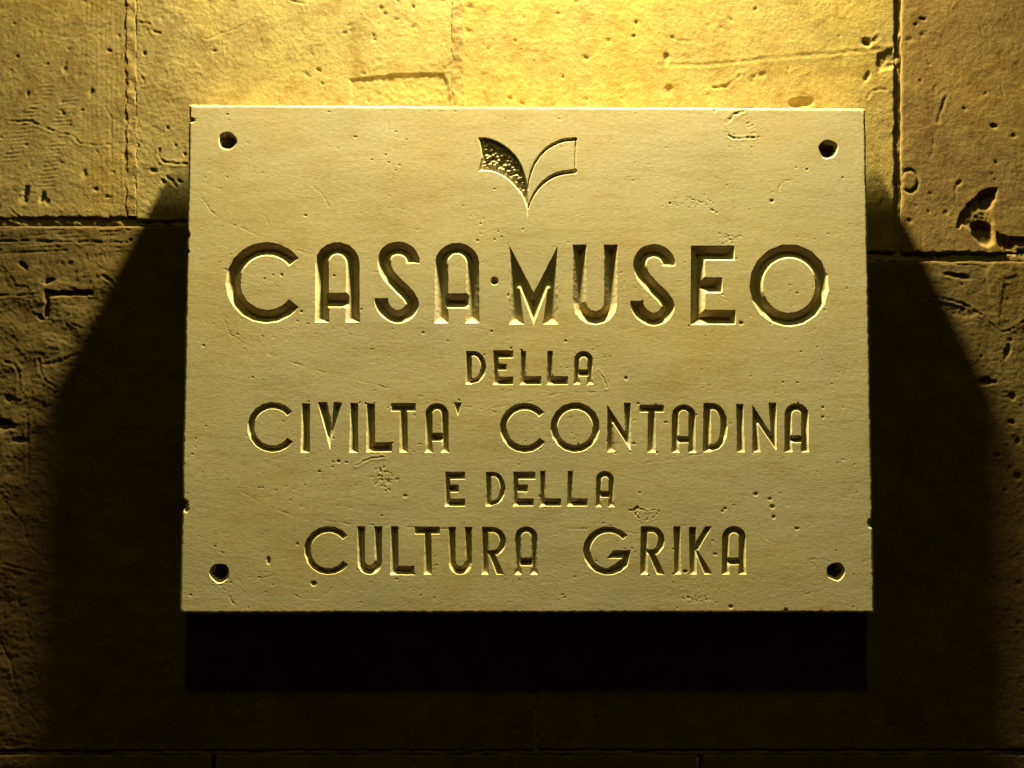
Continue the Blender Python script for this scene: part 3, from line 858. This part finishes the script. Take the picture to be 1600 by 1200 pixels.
w_groove([(0, 880), (40, 890), (90, 900)], 1.8, 2.4, .5); w_pit(400, 1098, 12, 4, 4, -.6); w_pit(372, 1108, 6, 6, 4); w_pit(545, 1080, 8, 5, 4); w_pit(665, 1098, 5, 6, 4); w_pit(1390, 1135, 8, 5, 4); w_pit(830, 1085, 10, 3, 4); w_pit(805, 1140, 6, 5, 4)
w_groove([(1500, 905), (1530, 900), (1560, 890)], 2, 3, .4); w_groove([(1480, 500), (1490, 560), (1488, 600)], 1.5, 1)

wr = np.random.RandomState(5)
for _ in range(700):
    x0 = -60 + 1720 * wr.rand(); y0 = -60 + 1320 * wr.rand()
    if 360 < x0 < 1290 and 230 < y0 < 900:
        continue
    r = 1.6 + 2.6 * wr.rand() ** 3
    w_pit(x0, y0, r * (1 + wr.rand()), r, 1.2 + 2.2 * wr.rand() ** 2, wr.rand() * 3, 3)
for _ in range(110):
    x0 = -40 + 1680 * wr.rand(); y0 = -40 + 1280 * wr.rand()
    if 360 < x0 < 1290 and 230 < y0 < 900:
        continue
    a = wr.rand() * 3.14; l = 8 + 18 * wr.rand()
    m = (x0 + l * math.cos(a) * .5 + 3 * wr.randn(), y0 + l * math.sin(a) * .5 + 3 * wr.randn())
    w_groove([(x0, y0), m, (x0 + l * math.cos(a), y0 + l * math.sin(a))], 1.3, 0.7 + 0.9 * wr.rand(), 0.4)

def wall_height(x, y):
    h = 1.8 * fbm(x / 260, y / 230, 101, 3)
    # how broken the surface is
    r = 0.30 + 0.55 * sstep(330, 400, y) * sstep(330, 230, x) + 0.35 * sstep(205, 215, x) * sstep(380, 250, x)
    r = r + 0.40 * sstep(370, 410, y) * sstep(1350, 1420, x) + 0.15 * sstep(0.1, 0.5, fbm(x / 120, y / 90, 103, 2)) + 0.25 * sstep(900, 1100, y)
    h = h + r * (1.2 * fbm(x / 34, y / 30, 105, 5, 0.6) + 0.5 * vn(x / 9, y / 5.5, 107))
    h = h + (0.24 + 0.30 * r) * vn(x / 4.6, y / 4.0, 109) + 0.35 * r * vn(x / 7.5, y / 6.5, 110)
    # broken ledges where the skin has come away
    t = fbm(x / 70, y / 48, 111, 4)
    lw = sstep(390, 430, y) * sstep(320, 240, x) + 0.35 * sstep(410, 430, y) * sstep(1380, 1430, x)
    h = h + lw * 0.95 * (sstep(-0.02, 0.03, t) + sstep(0.22, 0.26, t) + sstep(-0.26, -0.22, t))
    # faint flaking everywhere
    t2 = fbm(x / 55, y / 40, 113, 4)
    h = h + 0.55 * sstep(0.16, 0.20, t2)
    return 0.34 * h

def apply_feats(x, y, h, bb):
    for (a, b, c, d), fn in wall_feats:
        if a > bb[2] or c < bb[0] or b > bb[3] or d < bb[1]:
            continue
        m = np.nonzero((x >= a) & (x <= c) & (y >= b) & (y <= d))
        if len(m[0]):
            h[m] += 0.40 * fn(x[m], y[m])

SW = 0.9132 / FPX                # one photo pixel on the wall, metres

def axis(a, b, lo, hi, fine, coarse):
    out = [a]
    while out[-1] < b - 1e-6:
        v = out[-1]
        dist = max(lo - v, v - hi, 0)
        s = fine if dist <= 0 else min(coarse, fine + dist * 0.2)
        if v < lo and v + s > lo:
            s = max(lo - v, 0.5)
        out.append(min(b, v + s))
    if len(out) > 2 and out[-1] - out[-2] < 0.3:
        out.pop(-2)
    e = sorted(set([a + 0.8, a + 1.8, a + 3.2, a + 5, b - 0.8, b - 1.8, b - 3.2, b - 5]) | set(out))
    res = [e[0]]
    for v in e[1:]:
        if v - res[-1] > 0.45:
            res.append(v)
    res[-1] = b
    return np.array(res)

def sheet(x, y, h):
    X, Z = to_plane(x, y, 0.0)
    return np.stack([X.ravel(), -(h * SW).ravel(), Z.ravel()], 1)

wall = bpy.data.objects.new("stone_wall", None); COL.objects.link(wall)
wall["label"] = "old yellow limestone block wall lit from above behind the plaque"
wall["category"] = "wall"

def block(x0, y0, x1, y1, edge, tone, sd, proud=0.0, pale=(1.0, 1.0, 1.0)):
    """edge: how far each side is worn, (left, top, right, bottom)"""
    fine = 2.0
    ax = axis(x0, x1, -40, 1640, fine, 60); ay = axis(y0, y1, -40, 1240, fine, 60)
    x, y = np.meshgrid(ax, ay)
    wl, wt, wr_, wb = edge
    dl, dt, dr, db = x - x0, y - y0, x1 - x, y1 - y
    mx = x + 3.0 * max(wl, 0.8) * fbm(y / 30, y * 0 + sd, 201, 4) * np.exp(-dl / 10) + 3.0 * max(wr_, 0.8) * fbm(y / 30, y * 0 + sd + 3, 203, 4) * np.exp(-dr / 10)
    my = y + 3.0 * wt * fbm(x / 30, x * 0 + sd + 5, 205, 4) * np.exp(-dt / 10) + 3.0 * wb * fbm(x / 30, x * 0 + sd + 7, 207, 4) * np.exp(-db / 10)
    my = my + course_warp(mx, my)
    h = wall_height(mx, my) + proud
    apply_feats(mx, my, h, (mx.min(), my.min(), mx.max(), my.max()))
    for d, wgt in ((dl, wl), (dt, wt), (dr, wr_), (db, wb)):
        rad = 3.0 + 2.2 * wgt * (1 + 1.2 * vn(mx / 13, my / 13, 211 + int(sd)))
        h = h - (1.8 * wgt + 0.2) * np.clip(1 - d / np.clip(rad, 1.2, 20), 0, 1) ** 2
    edge_m = np.minimum(np.minimum(dl, dr), np.minimum(dt, db)) < 1e-6
    h = np.where(edge_m, -26, h)
    me = make_mesh("stone_block", sheet(mx, my, h), grid_quads(len(ay), len(ax)).ravel(), np.full((len(ay) - 1) * (len(ax) - 1), 4), MAT_W)
    o = link("stone_block", me, wall); o["tone"] = float(tone); o["paleness"] = [float(v) for v in pale]
    return o

DIM_FALLOFF = (0.47, 0.43, 0.38)  # lamp's falloff low on the wall, put into the stone colour of these blocks
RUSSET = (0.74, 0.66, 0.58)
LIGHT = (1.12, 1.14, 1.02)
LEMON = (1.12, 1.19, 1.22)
# upper course
block(-560, -330, 200, 342, (1, 1, 0.25, 0.9), 0.01, 1.0, 0.0)
block(211, -330, 710, 346, (0.4, 1, 0.25, 1), -0.01, 2.0, 0.3, LEMON)
block(721, -330, 1399, 340, (0.25, 1, 1.0, 1), 0.08, 3.0, 0.6, LIGHT)
block(1407, -330, 2120, 342, (0.8, 1, 1, 1.1), 0.02, 4.0, 0.8, RUSSET)
# the course that carries the plaque
block(-900, 351, -64, 1173, (1, 0.9, 0.8, 0.8), -0.02, 5.0, 0.0, DIM_FALLOFF)
block(-57, 353, 834, 1173, (0.8, 0.8, 0.15, 0.6), -0.03, 6.0, 0.3, DIM_FALLOFF)
block(840, 353, 1716, 1172, (0.15, 0.8, 1, 0.6), 0.0, 7.0, 0.6, DIM_FALLOFF)
block(1724, 353, 2500, 1172, (1, 1, 1, 1), 0.03, 8.0, 0.3, DIM_FALLOFF)
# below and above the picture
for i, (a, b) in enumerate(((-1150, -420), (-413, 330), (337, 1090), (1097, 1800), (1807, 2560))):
    block(a, 1179, b, 1880, (0.8, 0.6, 0.8, 0.8), 0.02 * (i % 3) - 0.02, 9.0 + i, 0.2 * (i % 2), DIM_FALLOFF)
for i, (a, b) in enumerate(((-900, -180), (-172, 520), (528, 1220), (1228, 1960))):
    block(a, -1060, b, -338, (0.8, 0.8, 0.8, 0.8), 0.03 * (i % 2), 15.0 + i, 0.2)
block(-1300, -330, -568, 342, (1, 1, 1, 1), 0.0, 20.0)
block(2128, -330, 2850, 342, (1, 1, 1, 1), 0.03, 21.0)

# mortar bed showing in the joints: strips along each joint, running behind the block edges
def mortar(x0, y0, x1, y1, level, rough, sd):
    ax = axis(x0, x1, -40, 1640, 2.0, 60); ay = axis(y0, y1, -40, 1240, 2.0, 60)
    x, y = np.meshgrid(ax, ay)
    yy = y + course_warp(x, y)
    h = 0.61 * fbm(x / 260, yy / 230, 101, 3) + level + rough * (fbm(x / 22, yy / 22, 301 + sd, 5) * 2.6 + 1.0 * vn(x / 60, yy / 60, 305 + sd))
    e = np.minimum(x - x0, x1 - x) if (x1 - x0) < (y1 - y0) else np.minimum(y - y0, y1 - y)
    h = h - 5.0 * np.clip(1 - (e + 3.2 * fbm(x / 16, yy / 16, 311 + sd, 4)) / 5.0, 0, 1.5)
    me = make_mesh("mortar_joint", sheet(x, yy, h), grid_quads(len(ay), len(ax)).ravel(), np.full((len(ay) - 1) * (len(ax) - 1), 4), MAT_M)
    o = link("mortar_joint", me, wall); o["tone"] = 0.05; o["paleness"] = [0.85, 0.82, 0.78] if y0 < 340 else [0.45, 0.41, 0.37]  # lower joints darkened like their blocks, the same light falloff in the colour
mortar(193, -334, 218, 337, 0.5, 0.40, 1)
mortar(701, -334, 730, 337, 0.8, 0.55, 2)
mortar(1394, -334, 1412, 346, -2.6, 0.9, 3)
mortar(-904, 337, 2500, 358, -2.2, 0.8, 4)
mortar(-70, 352, -50, 1177, -5.0, 1.2, 5)
mortar(830, 352, 844, 1177, -0.9, 0.5, 6)
mortar(1712, 352, 1728, 1177, -5.0, 1.2, 7)
mortar(-1150, 1168, 2560, 1184, -1.0, 0.6, 8)
mortar(-1150, -342, 2560, -326, -5.0, 1.2, 9)
